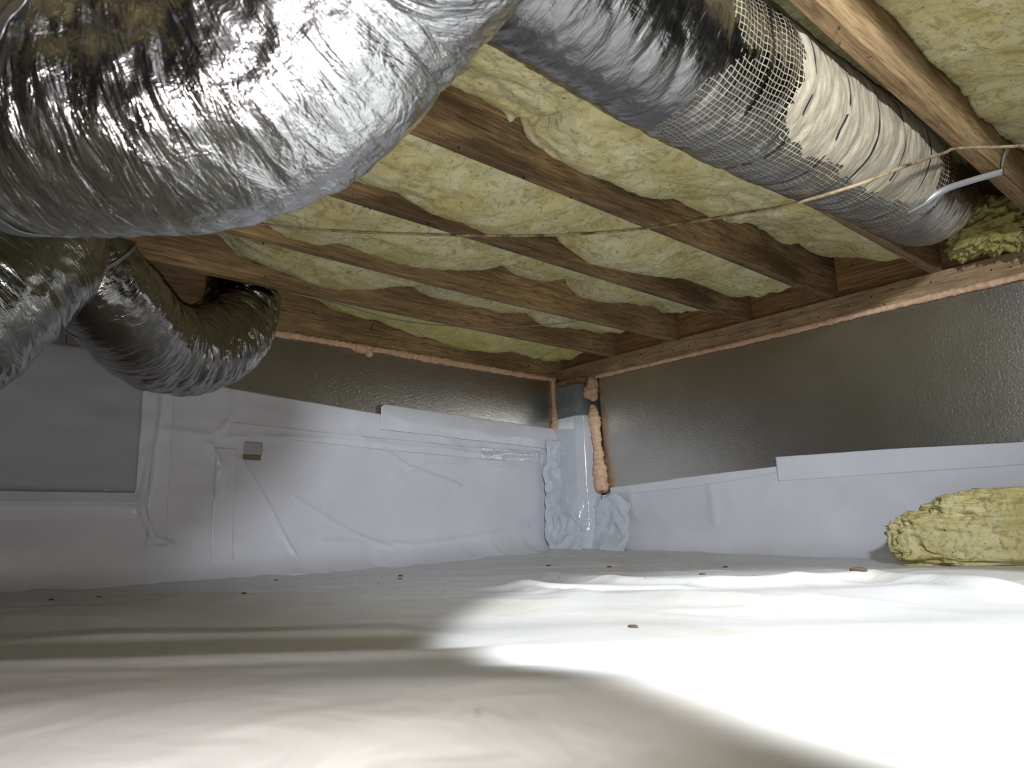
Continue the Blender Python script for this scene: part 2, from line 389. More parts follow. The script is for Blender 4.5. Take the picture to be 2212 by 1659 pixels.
# ------------------------------------------------------------------ setting
UMAX, VMAX = 9.0, 8.0
def floor_z(U, V):
    z = -1.045 + 0.055 * np.exp(-(U + V) / 0.5) - 0.035 * smooth(0.6, 2.2, V) * (1 - smooth(0.2, 1.6, U))
    z = z - 0.02 * smooth(0.5, 1.5, U) * (1 - smooth(2.2, 2.6, (U + V) / 2))
    z = z + 0.006 * fbm(U * 2.1, V * 2.1, 0.3) + 0.0035 * ridge(U * 3.1 + V * 1.7, (V - U) * 0.9, 0.7)
    q = (U + V) / 2 + 0.12 * pn((U - V) * 1.3, 0.5, 0.2)         # distance coordinate towards the camera
    z = z + 0.004 * np.sin(q * 26) * smooth(1.2, 1.9, q)
    far = 1 - smooth(2.0, 2.3, (U + V) / 2)
    z = z + far * (0.005 * np.maximum(0, ridge(U * 4.2 - V * 1.5, V * 3.1 + U, 0.9)) ** 2 + 0.004 * np.maximum(0, ridge(U * 6.5 + V * 3, V * 2.2, 5.9)) ** 3)
    def rid(pts, h, wd, back=None):
        d, p = dist_line(U, V, pts)
        e = np.minimum(1, 6 * p) * np.minimum(1, 6 * (1 - p)) if back is None else 1
        return h * np.exp(-(d / wd) ** 2) * e
    # mound just before the camera, its crest runs across the view
    z = z - 0.03 * smooth(2.38, 2.52, (U + V) / 2 - 0.02 * 0) * 0
    z = z + rid([(3.3, 1.95), (2.925, 2.252), (2.844, 2.313), (2.727, 2.392), (2.606, 2.481), (2.521, 2.558), (2.443, 2.639), (2.2, 2.85)], 0.012, 0.05, 1) + 0.020 * smooth(-0.02, 0.12, ((U - 2.727) * 0.66 + (V - 2.392) * 0.75 - 0.13 * (U - V - 0.33) ** 2 * 0))
    z = z - 0.016 * smooth(1.95, 2.2, (U + V) / 2) * (1 - smooth(2.42, 2.56, (U + V) / 2))
    z = z + rid([(3.1, 1.6), (2.855, 1.753), (2.735, 1.826), (2.592, 1.958), (2.477, 2.075), (2.40, 2.16)], 0.016, 0.05)
    z = z + rid([(1.35, 1.2), (1.565, 1.498), (1.665, 1.823), (1.65, 2.03), (1.491, 2.128), (1.319, 2.241), (1.408, 2.42), (1.521, 2.574), (1.6, 3.0)], 0.018, 0.035)
    z = z + rid([(1.75, 1.45), (1.9, 1.75), (1.95, 2.0)], 0.010, 0.03) + rid([(1.95, 1.6), (1.8, 1.85), (1.7, 2.1)], 0.010, 0.025)
    for k in range(9):
        a = 0.5 + 0.35 * k; r = RSF[k]
        z = z + rid([(a + r[0], 0.1 + r[1]), (a + r[2], 0.7 + r[3]), (a * 0.8 + r[4], 1.5 + r[5])], 0.006, 0.02)
    return z
RSF = np.random.RandomState(3).uniform(-0.35, 0.35, (9, 6))
def axis_samples(lo, mid, hi, d1, d2):
    return np.concatenate([np.arange(lo, mid, d1), np.arange(mid, hi + d2, d2)])
gu = axis_samples(-0.05, 3.3, UMAX, 0.0085, 0.06); gv = axis_samples(-0.05, 3.3, VMAX, 0.0085, 0.06)
U, V = np.meshgrid(gu, gv, indexing='ij')
fl = sheet('floor', U, V, floor_z(U, V), M_floor)
tag(fl, 'white plastic vapour barrier laid over the uneven crawlspace floor', kind='structure')

box('ceiling', (-0.1, -0.05, 0.235), (UMAX, VMAX, 0.255), M_ply)['kind'] = 'structure'
def wall(name, lo, hi, m=M_block):
    o = box(name, lo, hi, m, bevel=0); o['kind'] = 'structure'; return o
wl = wall('wall_left', (-0.2, -0.2, -1.2), (UMAX, 0.0, 0.235))
wr = wall('wall_right', (-0.3, -0.2, -1.2), (-0.085, VMAX, 0.235))
wall('wall_back', (-0.3, VMAX, -1.2), (UMAX, VMAX + 0.1, 0.235), M_liner)
wall('wall_far', (UMAX, -0.2, -1.2), (UMAX + 0.1, VMAX, 0.235), M_liner)
# silvery insulation boards stood against the foundation wall
def board_panel(name, wall_, lo, hi, side):
    o = box(name, lo, hi, M_board, wall_, bevel=0)
    # boards tipped inward at the top, a lean added to lift the corner highlight
    ax = 1 if side == 'l' else 0
    for vt in o.data.vertices:
        if vt.co.z < 0.5: vt.co[ax] -= 0.014
    return o
for a, b_2 in ((0.055, 2.49), (2.492, 8.9)):
    board_panel('insulation_board', wl, (a, 0.0, -1.1), (b_2, 0.03, -0.066), 'l')
for a, b_2 in ((0.315, 2.74), (2.742, 7.95)):
    board_panel('insulation_board', wr, (-0.085, a, -1.12), (-0.02, b_2, -0.097), 'r')
box('board_gap', (-0.08, 0.3, -0.099), (-0.028, 7.95, -0.091), M_black, wr, bevel=0)

# header board, ledger and joists
hd = box('header_board', (-0.085, 0.0, -0.02), (-0.042, VMAX, 0.235), M_rim); tag(hd, 'orange-brown header board behind the ends of the floor joists', 'board')
ld = box('ledger_board', (-0.042, 0.015, -0.09), (0.0, VMAX, 0.0), M_ledger, bevel=0.003)
tag(ld, 'long light brown ledger board running above the right wall under the joist ends', 'board')
def nail(parent, p, d, l=0.02, r=0.0016):
    p = np.array(p); d = np.array(d, float); d /= np.linalg.norm(d)
    return tube('nail', [(*(p - d * 0.003), r), (*(p + d * l * .5), r), (*(p + d * l), r * 0.6)], 5, 6, M_nail, parent)
for k in range(26):
    v = 0.12 + 0.105 * k + RS.uniform(-0.03, 0.03)
    nail(ld, (0.0, v, -0.02 - 0.05 * RS.rand()), (1, 0, 0.1), 0.003, 0.004)
S = 0.4064
JN = ['against the left wall, foam bead along its foot', 'that the small twisted duct disappears behind',
      'third from the left wall, sagging slightly', 'fourth from the left wall, above the middle of the cable',
      'with a dark underside, widest in the centre', 'hidden mostly behind the long worn duct',
      'at top right, with the cable pinned to it', 'just outside the right of the view', 'outside the view, second past the right edge', 'outside the view, third past the right edge', 'outside the view, fourth past the right edge'] + ['outside the view, %s past the right edge' % q for q in ('fifth', 'sixth', 'seventh', 'eighth', 'ninth', 'tenth', 'eleventh', 'twelfth')]
for k in range(19):
    n = 60; u = np.linspace(-0.04, UMAX - 0.05, n); sag = {2: 0.014, 1: 0.004, 4: 0.0}.get(k, 0) * np.exp(-((u - 1.3) / 0.8) ** 2)
    wob = 0.0025 * pn(u * 1.5, k * 3.3, 0)
    v0 = S * k + wob; v1 = v0 + 0.038; z0 = 0.0 - sag if k else np.full(n, -0.06); z1 = np.full(n, 0.234)
    if k == 0: v0 = v0 * 0 + 0.001
    e = 0.003
    ring = [(v0 + e, z0), (v1 - e, z0), (v1, z0 + e), (v1, z1), (v0, z1), (v0, z0 + e)]
    P = np.stack([np.stack([u, r[0] + 0 * u, r[1] + 0 * u], -1) for r in ring], 1)
    Vv = P.reshape(-1, 3); F = gridfaces(n, 6, wrap=True)
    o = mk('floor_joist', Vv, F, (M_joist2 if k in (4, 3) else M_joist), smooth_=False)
    capf = bpy.data.meshes  # ends are butted against the header
    tag(o, 'brown wooden floor joist ' + JN[k], 'joist', 'floor joists')
    for q in range(7 if 0 < k < 7 else 0):
        uu = RS.uniform(0.1, 2.4); vv = S * k + RS.uniform(0.006, 0.032)
        nail(o, (uu, vv, 0.0 - (0.01 if k == 2 else 0)), (RS.uniform(-1, 1), RS.uniform(-.5, .5), -1), 0.006, 0.0022)
    if k == 0:
        for uu, zz, d, l in ((1.26, 0.03, (0.1, 1.2, 1), 0.05), (1.15, 0.075, (0, 1, 1), 0.03), (0.25, 0.0, (0.3, 1, -1), 0.03), (0.06, -0.03, (0, 1, 0.4), 0.03), (1.55, 0.06, (0.3, 1, 0.4), 0.02)):
            nail(o, (uu, 0.038, zz), d, l, 0.002)

# ------------------------------------------------------------------ insulation batts between the joists
EDGE = {0: [(1.8, 0.15), (1.605, 0.13), (1.462, 0.099), (1.288, 0.08), (1.127, 0.066), (1.006, 0.044), (0.747, 0.018), (0.579, 0.02), (0.385, 0.048), (0.18, 0.041), (0.06, 0.05)],
        1: [(2.3, 0.17), (2.135, 0.141), (2.065, 0.086), (1.939, 0.059), (1.805, 0.039), (1.681, 0.031), (1.541, 0.068), (1.328, 0.122), (1.231, 0.094), (1.06, 0.089), (0.811, 0.095), (0.676, 0.125), (0.538, 0.08), (0.312, 0.096), (0.067, 0.113)],
        2: [(2.2, 0.06), (2.113, 0.033), (2.064, 0.012), (1.977, 0.005), (1.902, 0.03), (1.783, 0.033), (1.656, 0.025), (1.473, 0.034), (1.271, 0.088), (1.183, 0.134), (1.095, 0.109), (0.954, 0.104), (0.814, 0.143), (0.713, 0.087), (0.532, 0.093), (0.35, 0.124), (0.184, 0.137), (0.1, 0.11)],
        3: [(2.2, 0.06), (2.045, 0.04), (1.921, 0.045), (1.824, 0.027), (1.706, 0.018), (1.606, 0.014), (1.517, 0.026), (1.272, 0.089), (1.19, 0.055), (1.093, 0.022), (0.94, 0.04), (0.732, 0.061), (0.435, 0.097), (0.245, 0.09), (0.15, 0.09)],
        4: [(2.2, 0.15), (1.983, 0.145), (1.858, 0.137), (1.76, 0.092), (1.685, 0.073), (1.575, 0.056), (1.455, 0.07), (1.288, 0.076), (1.086, 0.114), (0.865, 0.112), (0.607, 0.162), (0.426, 0.137), (0.3, 0.17), (0.107, 0.155)],
        5: [(3, 0.21), (0, 0.21)],
        6: [(1.9, 0.12), (1.547, 0.13), (1.411, 0.149), (1.195, 0.124), (1.013, 0.145), (0.888, 0.121), (0.452, 0.161)]}
BATTS = {0: [(0.20, 1.75, M_glass_bright, 'thin bright yellow insulation batt in the bay beside the left wall'),
             (0.03, 0.20, M_glass_bright, 'small bright yellow insulation scrap tucked in the corner above the grey pier'),
             (2.2, 3.6, M_glass_dark, 'old insulation behind the small twisted duct')],
         1: [(0.10, 0.66, M_glass, 'short pale insulation batt in the second bay, nearest the ledger'),
             (0.66, 1.33, M_glass, 'pale insulation batt in the second bay, middle one'),
             (1.33, 2.5, M_glass, 'long drooping insulation batt in the second bay, beside the twisted duct'),
             (2.5, 3.9, M_glass, 'insulation batt in the second bay, behind the large duct')],
         2: [(0.08, 0.80, M_glass, 'ragged insulation batt in the third bay, nearest the ledger'),
             (0.80, 1.18, M_glass, 'short insulation batt in the third bay, middle one'),
             (1.18, 2.6, M_glass, 'long pale insulation batt in the third bay, crossed by the cable')],
         3: [(0.10, 1.27, M_glass, 'insulation batt in the fourth bay, rounded yellow end meeting the next batt'),
             (1.27, 2.7, M_glass, 'stained insulation batt in the fourth bay, coming from under the large duct')],
         4: [(0.06, 0.30, M_glass, 'small square insulation piece at the ledger end of the fifth bay'),
             (0.32, 0.86, M_glass, 'low ragged insulation batt in the fifth bay, beside the worn duct end'),
             (0.86, 1.80, M_glass, 'folded insulation batt with a tucked crease in the fifth bay under the worn duct'),
             (1.80, 2.8, M_glass, 'insulation batt in the fifth bay between the large duct and the worn duct')],
         5: [(0.45, 3.4, M_glass, 'insulation batt in the bay above the long worn duct')],
         6: [(0.1, 0.95, M_glass, 'insulation batt at the right edge of the view, beyond the cable-pinned joist'),
             (0.95, 2.9, M_glass, 'large mottled insulation batt at the top right corner of the view')],
         7: [(0.1, 3.0, M_glass, 'insulation batt above and behind the right of the view')],
         8: [(0.1, 4.5, M_glass, 'insulation batt in the ninth bay, outside the view')],
         9: [(0.1, 4.5, M_glass, 'insulation batt in the tenth bay, outside the view')]}
for k in range(7): BATTS[k].append(([3.62, 2.72, 3.05, 2.72, 2.82, 3.42, 2.92][k] if k != 1 else 3.92, 5.5, M_glass, 'far insulation batt behind the ducts, outside the view, ' + ('first', 'second', 'third', 'fourth', 'fifth', 'sixth', 'seventh')[k] + ' bay'))
for k, items in BATTS.items():
    for u0, u1, mt, lab in items:
        step = 0.009 if k < 7 else 0.03
        nu, nv = max(12, int((u1 - u0) / step)), (46 if k < 7 else 14)
        u = np.linspace(u0, u1, nu); va, vb = S * k + 0.040, S * (k + 1) - 0.002
        Ug, T = np.meshgrid(u, np.linspace(0, 1, nv), indexing='ij'); Vg = va + (vb - va) * T
        ze = interp(u, EDGE[k])[:, None] if k in EDGE else np.full((nu, 1), 0.1)
        zb = (0.2 if k == 5 else 0.07) + 0.03 * pn(u * 2.2, k * 7.7, 1.0)[:, None]
        z = ze * (1 - smooth(0.15, 0.95, T)) + zb * smooth(0.15, 0.95, T)
        z = z - 0.022 * np.sin(np.pi * np.clip(T, 0, 1)) ** 0.7 - 0.004
        lump = 0.020 * fbm(Ug * 5, Vg * 7, k + 0.5, 3) * smooth(0, 0.35, T) + 0.008 * fbm(Ug * 16, Vg * 22, k, 4, 0.65)
        tuck = -0.030 * np.maximum(0, ridge(Ug * 3.2 + Vg * 1.3, Vg * 4.5, k * 2.1) - 0.55) * -1
        z = z + lump + tuck * 0.8
        z = z - 0.004 * np.abs(pn(Ug * 70, Vg * 70, k))
        en = np.minimum(Ug - u0, u1 - Ug)
        z = z + 0.045 * (1 - smooth(0, 0.035, en + 0.012 * pn(Vg * 12, k, u0 * 5))) ** 2
        cr = 1 - smooth(0, 0.035, np.minimum(T * (vb - va), 9)); z = z + 0.004 * cr
        z = np.maximum(z, (0.19 if k == 5 else 0.004) + 0.004 * pn(Ug * 30, Vg * 30)); z = np.minimum(z, 0.225)
        endw = 0.02 * pn(Vg * 14, u0 * 9, 0.2) * (1 - smooth(0, 0.08, Ug - u0))
        o = sheet('insulation_batt', Ug + endw, Vg, z, mt, thick=0.0, flip=True)
        # a real thickness: the batt reaches up to the subfloor
        m = o.modifiers.new('thickness', 'SOLIDIFY'); m.thickness = 0.03; m.offset = 1 if False else -1
        tag(o, lab, 'insulation', 'insulation batts between the joists')

# crumpled loose fibreglass behind the end of the worn duct
def blob(name, c, r, mt, amp=0.25, f=3.0, seed=0.0, nu=60, nv=90, parent=None, power=1.0, fn=None, zr=2.6):
    a = np.linspace(0, math.pi, nu)[:, None]; b = np.linspace(0, 2 * math.pi, nv, endpoint=False)[None, :]
    x = np.sin(a) * np.cos(b); y = np.sin(a) * np.sin(b); z = np.cos(a) + 0 * b
    sg = lambda t: np.sign(t) * np.abs(t) ** power
    k = 1 + amp * fbm(x * f + seed, y * f, z * f, 4, 0.55) + amp * 0.5 * ridge(x * f * 1.3 + seed, y * f * 1.3, z * f * zr)
    X = c[0] + r[0] * sg(x) * k; Y = c[1] + r[1] * sg(y) * k; Z = c[2] + r[2] * sg(z) * k
    if fn: X, Y, Z = fn(X, Y, Z)
    return mk(name, np.stack([X, Y, Z], -1).reshape(-1, 3), gridfaces(nu, nv, wrap=True), mt, parent)
t = blob('insulation_wad', (0.13, 2.30, 0.07), (0.07, 0.10, 0.07), M_glass_dark, 0.7, 3.4, 4.0)
tag(t, 'dark crumpled wad of fibreglass stuffed behind the end of the worn duct', 'insulation')
blob('wad_lobe', (0.10, 2.37, 0.06), (0.05, 0.045, 0.07), M_glass_dark, 0.8, 3.6, 9.0, parent=t)
blob('wad_lobe', (0.09, 2.19, 0.045), (0.035, 0.05, 0.045), M_glass_dark, 0.6, 3.0, 2.0, 30, 40, parent=t)

# ------------------------------------------------------------------ wall liners
def left_zf(u): return floor_z(u, np.full(np.shape(u), 0.05)) - 0.01
TOPL = [(0.03, -0.372), (0.3, -0.372), (1.203, -0.363), (1.5, -0.345), (1.897, -0.318), (2.2, -0.285), (2.5, -0.25), (3.2, -0.24), (9, -0.25)]
def left_face(U, Z):
    """how far the liner stands off the wall"""
    v = 0.033 + 0.004 * fbm(U * 3, Z * 4, 1.1) + 0.0055 * np.maximum(0, ridge(U * 3.5, Z * 9, 4.4)) + 0.008 * np.maximum(0, ridge(U * 7, Z * 16, 2.4)) * np.exp(-((Z + 0.50) / 0.09) ** 2) + 0.006 * np.maximum(0, fbm(U * 1.4, Z * 2.0, 5.5))
    boxm = smooth(2.18, 2.24, U + 0.10 * (Z + 0.9) * 0.4) * smooth(-0.80, -0.72, Z)
    v = v + 0.085 * boxm
    rid = lambda pts, h, wd: h * np.exp(-(dist_line(U, Z, pts)[0] / wd) ** 2)
    v = v + rid([(2.19, -0.33), (2.20, -0.55), (2.23, -0.75), (2.17, -0.90), (2.10, -0.93)], 0.018, 0.012)
    v = v + rid([(1.90, -0.33), (1.90, -0.44), (1.95, -0.5)], 0.010, 0.010) + rid([(1.98, -0.55), (1.93, -0.63), (1.94, -0.75)], 0.012, 0.014)
    v = v + rid([(2.15, -0.5), (1.95, -0.52), (1.6, -0.50), (1.2, -0.50), (0.6, -0.52), (0.1, -0.50)], 0.006, 0.012)
    v = v + rid([(1.85, -0.60), (1.72, -0.80), (1.62, -0.98)], 0.010, 0.007) + rid([(1.62, -0.75), (1.35, -0.9), (1.15, -0.97)], 0.006, 0.008)
    v = v + rid([(1.2, -0.52), (1.05, -0.60), (0.75, -0.68)], 0.008, 0.008) + rid([(1.05, -0.62), (0.95, -0.57), (0.7, -0.56)], 0.006, 0.008)
    v = v + rid([(1.5, -0.93), (1.0, -0.96), (0.55, -0.92), (0.3, -0.88)], 0.006, 0.012)
    v = v + 0.02 * smooth(0.52, 0.60, -Z) * np.exp(-((U - 0.42) / 0.14) ** 2) * np.exp(-((Z + 0.585) / 0.05) ** 2)
    zf = left_zf(U)
    v = v + 0.10 * np.exp(-(Z - zf) / 0.045) * (1 + 0.5 * pn(U * 2.5, 3.3, 0)) * smooth(0.05, 0.4, U) + 0.05 * np.exp(-(Z - zf) / 0.03)
    v = v + 0.05 * smooth(2.0, 2.6, U) * np.exp(-((Z + 0.93) / 0.10) ** 2)
    return v
u = np.concatenate([np.arange(0.045, 2.8, 0.0075), np.arange(2.8, 8.9, 0.06)])
T = np.linspace(0, 1, 110)
U, T = np.meshgrid(u, T, indexing='ij')
zt = interp(u, TOPL)[:, None]; zb = left_zf(u)[:, None]
Z = zb + (zt - zb) * T
lin = sheet('wall_liner', U, left_face(U, Z), Z, M_liner, flip=False, thick=0.0012)
tag(lin, 'white plastic liner sheet hung on the left wall below the dark board', 'liner')
def patch_left(name, u0, u1, z0, z1, mt, parent, off=0.003, nu=60, nz=24, ztop=None, zbot=None, amp=0.0015):
    u = np.linspace(u0, u1, nu); t = np.linspace(0, 1, nz); U, T = np.meshgrid(u, t, indexing='ij')
    a = interp(u, zbot)[:, None] if zbot else z0; b = interp(u, ztop)[:, None] if ztop else z1
    Z = a + (b - a) * T
    v = left_face(U, Z) + off + amp * fbm(U * 25, Z * 25, 3.0 + u0)
    return sheet(name, U, v, Z, mt, parent, thick=0.0006)
# raised strip next to the pier, seams and tape
patch_left('liner_strip', 0.045, 1.205, 0, 0, M_tape, lin, 0.008, 150, 24, ztop=[(0.04, -0.352), (0.5, -0.338), (1.185, -0.315), (1.205, -0.33)], zbot=[(0.04, -0.47), (1.2, -0.435)])
patch_left('tape', 0.10, 1.9, -0.56, -0.50, M_tape, lin, 0.003, 200, 10, ztop=[(0.1, -0.50), (1.2, -0.475), (1.9, -0.455)], zbot=[(0.1, -0.555), (1.2, -0.53), (1.9, -0.50)], amp=0.003)
patch_left('tape', 1.87, 1.955, -1.0, -0.56, M_tape, lin, 0.003, 12, 60, amp=0.003)
patch_left('tape', 2.12, 2.19, -0.93, -0.33, M_tape, lin, 0.004, 12, 60, amp=0.004)
patch_left('tape', 2.22, 3.0, -0.835, -0.775, M_tape, lin, 0.004, 60, 10, amp=0.002)
q = patch_left('darker_patch', 2.255, 4.5, -0.745, -0.245, mat('grey_patch', (0.40, 0.41, 0.44), 0.6)[0], lin, 0.003, 120, 30, amp=0.001); q['label'] = 'flat darker grey patch'  # plain darker grey sheet over the boxed-out stretch of liner
patch_left('tape', 0.2, 0.62, -0.545, -0.485, M_wrap, lin, 0.007, 60, 14, amp=0.006)
patch_left('tape', 0.075, 0.15, -0.98, -0.50, M_wrap, lin, 0.010, 14, 60, amp=0.008)
hz = patch_left('inspection_tab', 1.765, 1.84, -0.582, -0.530, mat('grey_tab', (0.42, 0.41, 0.42), 0.5)[0], lin, 0.0055, 8, 8, amp=0)
hz['label'] = 'small grey square tab'
hz = patch_left('bare_strip', 1.770, 1.845, -0.603, -0.582, M_brown, lin, 0.0055, 10, 4, amp=0.001); hz['label'] = 'brown ragged strip under the grey tab'

def right_zf(v): return floor_z(np.full(np.shape(v), 0.02), v) - 0.01
def right_face(V, Z, k=0):
    u = -0.012 + 0.004 * fbm(V * 3, Z * 4, 8.1 + k) + 0.006 * np.maximum(0, ridge(V * 3.5, Z * 7, 1.4)) + 0.007 * np.maximum(0, fbm(V * 1.6, Z * 1.5, 2.5))
    zf = right_zf(V)
    u = u + 0.06 * np.exp(-(Z - zf) / 0.03) + 0.10 * np.exp(-(Z - zf) / 0.05) * smooth(0.8, 1.6, V)
    rid = lambda pts, h, wd: h * np.exp(-(dist_line(V, Z, pts)[0] / wd) ** 2)
    for a, l in ((0.98, 0.16), (0.50, 0.1)):
        u = u + rid([(a, -0.74), (a + 0.01, -0.74 - l)], 0.006, 0.026)
    return u
v = np.concatenate([np.arange(0.30, 2.9, 0.0085), np.arange(2.9, 7.95, 0.06)])
def right_sheet(name, v, top, mt, parent, off, bot=None, n=70, k=0):
    V, T = np.meshgrid(v, np.linspace(0, 1, n), indexing='ij')
    zt = interp(v, top)[:, None]; zb = right_zf(v)[:, None] if bot is None else interp(v, bot)[:, None]
    Z = zb + (zt - zb) * T
    return sheet(name, right_face(V, Z, k) + off, V, Z, mt, parent, thick=0.0012, flip=True)
rb = right_sheet('wall_liner', v, [(0.3, -0.735), (0.55, -0.735), (0.9, -0.730), (1.15, -0.715), (1.45, -0.69), (1.75, -0.69), (2.0, -0.70), (2.24, -0.72), (5, -0.75)], M_liner, None, 0.0)
tag(rb, 'white plastic liner sheet along the lower right wall behind the yellow block', 'liner')
right_sheet('liner_strip', np.arange(0.36, 1.34, 0.0085), [(0.3, -0.702), (0.75, -0.688), (0.78, -0.684), (1.34, -0.675)], M_tape, rb, -0.003, [(0.3, -0.76), (1.34, -0.76)], 12)
right_sheet('liner_strip', np.concatenate([np.arange(1.318, 2.9, 0.0085), np.arange(2.9, 7.9, 0.06)]), [(1.3, -0.634), (1.8, -0.652), (2.245, -0.677), (5, -0.70)], M_tape, rb, 0.0005, [(1.3, -0.74), (5, -0.80)], 14)

# ------------------------------------------------------------------ corner pier
pr = empty('corner_pier', (0.03, 0.16, -1.0), 'square grey masonry corner pier half wrapped in shiny white plastic', 'pier')
def prism(name, poly, z0, z1, m, parent, bevel=0.004, fn=None, nz=2, sub=1):
    pts = []
    for i in range(len(poly)):
        a, b = np.array(poly[i]), np.array(poly[(i + 1) % len(poly)])
        for s in range(sub): pts.append(a + (b - a) * s / sub)
    pts = np.array(pts); n = len(pts); zs = np.linspace(z0, z1, nz)
    X = np.repeat(pts[None, :, 0], nz, 0); Y = np.repeat(pts[None, :, 1], nz, 0); Z = np.repeat(zs[:, None], n, 1)
    if fn: X, Y, Z = fn(X, Y, Z)
    V = np.stack([X, Y, Z], -1).reshape(-1, 3); F = [tuple(f) for f in gridfaces(nz, n, wrap=True)]
    me = bpy.data.meshes.new(name); og = np.array([V[:, 0].mean(), V[:, 1].mean(), V[:, 2].min()])
    F += [tuple(range(n))[::-1], tuple(range((nz - 1) * n, nz * n))]
    me.from_pydata([tuple(p - og) for p in V], [], F); me.materials.append(m); me.update()
    o = bpy.data.objects.new(name, me); scene.collection.objects.link(o); o.parent = parent; o.location = og - world_loc(parent)
    if nz > 2: me.polygons.foreach_set('use_smooth', np.ones(len(me.polygons), bool))
    if bevel: q = o.modifiers.new('bevel', 'BEVEL'); q.width = bevel; q.segments = 2; q.limit_method = 'ANGLE'
    return o
PP = [(-0.06, 0.035), (0.055, 0.045), (0.07, 0.21), (0.045, 0.245), (-0.06, 0.25)]
prism('block', PP, -1.05, -0.125, M_block, pr)
c = prism('wood_cap', [(-0.06, 0.03), (0.05, 0.04), (0.075, 0.24), (0.04, 0.26), (-0.03, 0.27)], -0.124, -0.091, M_cap, pr); c['label'] = 'flat wooden cap block'
def crinkle(X, Y, Z):
    w = smooth(-0.55, -1.0, Z) if False else 1 - smooth(-0.95, -0.6, Z)
    d = 0.003 + 0.006 * ridge(Z * 3, Y * 5, 0.3) * smooth(-0.3, -0.45, Z) * 0 + 0.034 * w * (0.35 + np.abs(fbm(X * 9, Y * 14, Z * 9, 3))) + 0.018 * w * np.maximum(0, ridge(Y * 9, Z * 7, X * 5))
    cx, cy = 0.0, 0.15
    r = np.hypot(X - cx, Y - cy) + 1e-6
    return X + (X - cx) / r * d + 0.03 * (1 - smooth(-1.0, -0.93, Z)), Y + (Y - cy) / r * d * 0.6, Z
prism('plastic_wrap', [(-0.075, 0.032), (0.060, 0.042), (0.076, 0.21), (0.05, 0.25), (-0.02, 0.275)], -1.02, -0.30, M_wrap, pr, 0, crinkle, 90, 14)
# loose crumpled film spilling over the joints at the pier foot
def film_patch(name, v0, v1, z0, z1, base, parent, seed):
    V, Z = np.meshgrid(np.linspace(v0, v1, 50), np.linspace(z0, z1, 50), indexing='ij')
    X = base + 0.018 * fbm(V * 12, Z * 12, seed, 3) + 0.022 * np.maximum(0, ridge(V * 9 + seed, Z * 8, seed))
    X = X + 0.07 * (1 - smooth(-1.04, -0.90, Z))
    T = (Z - z0) / (z1 - z0); W = (V - v0) / (v1 - v0)
    Z = Z + 0.05 * T * pn(V * 16, seed, 0.4) - 0.03 * T * (2 * W - 1) ** 2
    V = V + 0.05 * (np.abs(2 * W - 1) ** 2) * pn(Z * 14, seed, 0.9)
    return sheet(name, X, V, Z, M_wrap, parent, thick=0.0008, flip=True)
film_patch('loose_film', 0.22, 0.50, -1.05, -0.735, 0.012, pr, 3.1)
film_patch('loose_film', 0.02, 0.28, -1.05, -0.84, 0.085, pr, 6.1)
U_, Z_ = np.meshgrid(np.linspace(0.03, 0.20, 50), np.linspace(-1.05, -0.42, 90), indexing='ij')
W_ = (U_ - 0.03) / 0.17; Y_ = 0.056 + 0.018 * fbm(U_ * 12, Z_ * 10, 2.2, 3) + 0.020 * np.maximum(0, ridge(U_ * 9, Z_ * 9, 1.1)) + 0.05 * (1 - smooth(-1.04, -0.92, Z_))
sheet('loose_film', U_ + 0.05 * W_ * pn(Z_ * 9, 0.3, 1.7) - 0.05 * W_ * smooth(-0.7, -0.42, Z_), Y_, Z_, M_wrap, pr, thick=0.0008)

# ------------------------------------------------------------------ spray foam beads
def foam(name, pts, label, n=300, m=14, amp=0.5, f=60):
    d = lambda s, th, nr, r: r * 0.30 + r * 0.45 * pn(s * 22, pts[0][1] * 3, 0.5) + r * amp * (fbm(s * f, np.cos(th) * 1.2, np.sin(th) * 1.2 + pts[0][0] * 7, 3) * 1.3)
    o = tube(name, pts, n, m, M_foam, disp=d); return tag(o, label, 'foam', 'peach spray foam seams')
foam('foam_bead', [(0.05, 0.042, -0.064, 0.010), (0.4, 0.042, -0.066, 0.011), (0.8, 0.042, -0.063, 0.012), (0.97, 0.044, -0.064, 0.013), (1.2, 0.042, -0.06, 0.009), (1.32, 0.048, -0.068, 0.017), (1.4, 0.042, -0.06, 0.010), (1.7, 0.042, -0.060, 0.011), (1.85, 0.042, -0.058, 0.008), (2.6, 0.042, -0.058, 0.008)],
     'peach spray foam bead along the foot of the joist on the left wall', 700)
foam('foam_lump', [(1.26, 0.048, -0.075, 0.006), (1.275, 0.052, -0.084, 0.016), (1.262, 0.05, -0.098, 0.009)], 'lump of peach foam bulging down midway along the left wall bead', 30, 16)
foam('foam_bead', [(-0.004, 0.31, -0.090, 0.009), (-0.004, 0.8, -0.093, 0.008), (-0.004, 1.4, -0.095, 0.010), (-0.004, 1.9, -0.093, 0.009), (-0.004, 2.4, -0.096, 0.010), (-0.004, 3.4, -0.095, 0.009)],
     'ragged peach spray foam bead under the long ledger on the right wall', 700)
foam('foam_bead', [(0.052, 0.036, -0.07, 0.010), (0.056, 0.036, -0.15, 0.011), (0.053, 0.036, -0.24, 0.012), (0.052, 0.040, -0.29, 0.018), (0.052, 0.040, -0.37, 0.018), (0.052, 0.040, -0.385, 0.005)],
     'peach spray foam seam down the left side of the corner pier', 120, 14, 0.4)
foam('foam_bead', [(0.0, 0.275, -0.090, 0.014), (0.0, 0.285, -0.125, 0.022), (0.0, 0.272, -0.165, 0.030), (0.0, 0.285, -0.20, 0.024), (0.0, 0.29, -0.225, 0.006)],
     'knobbly peach foam lump at the top right of the corner pier', 90, 20, 0.4, 30)
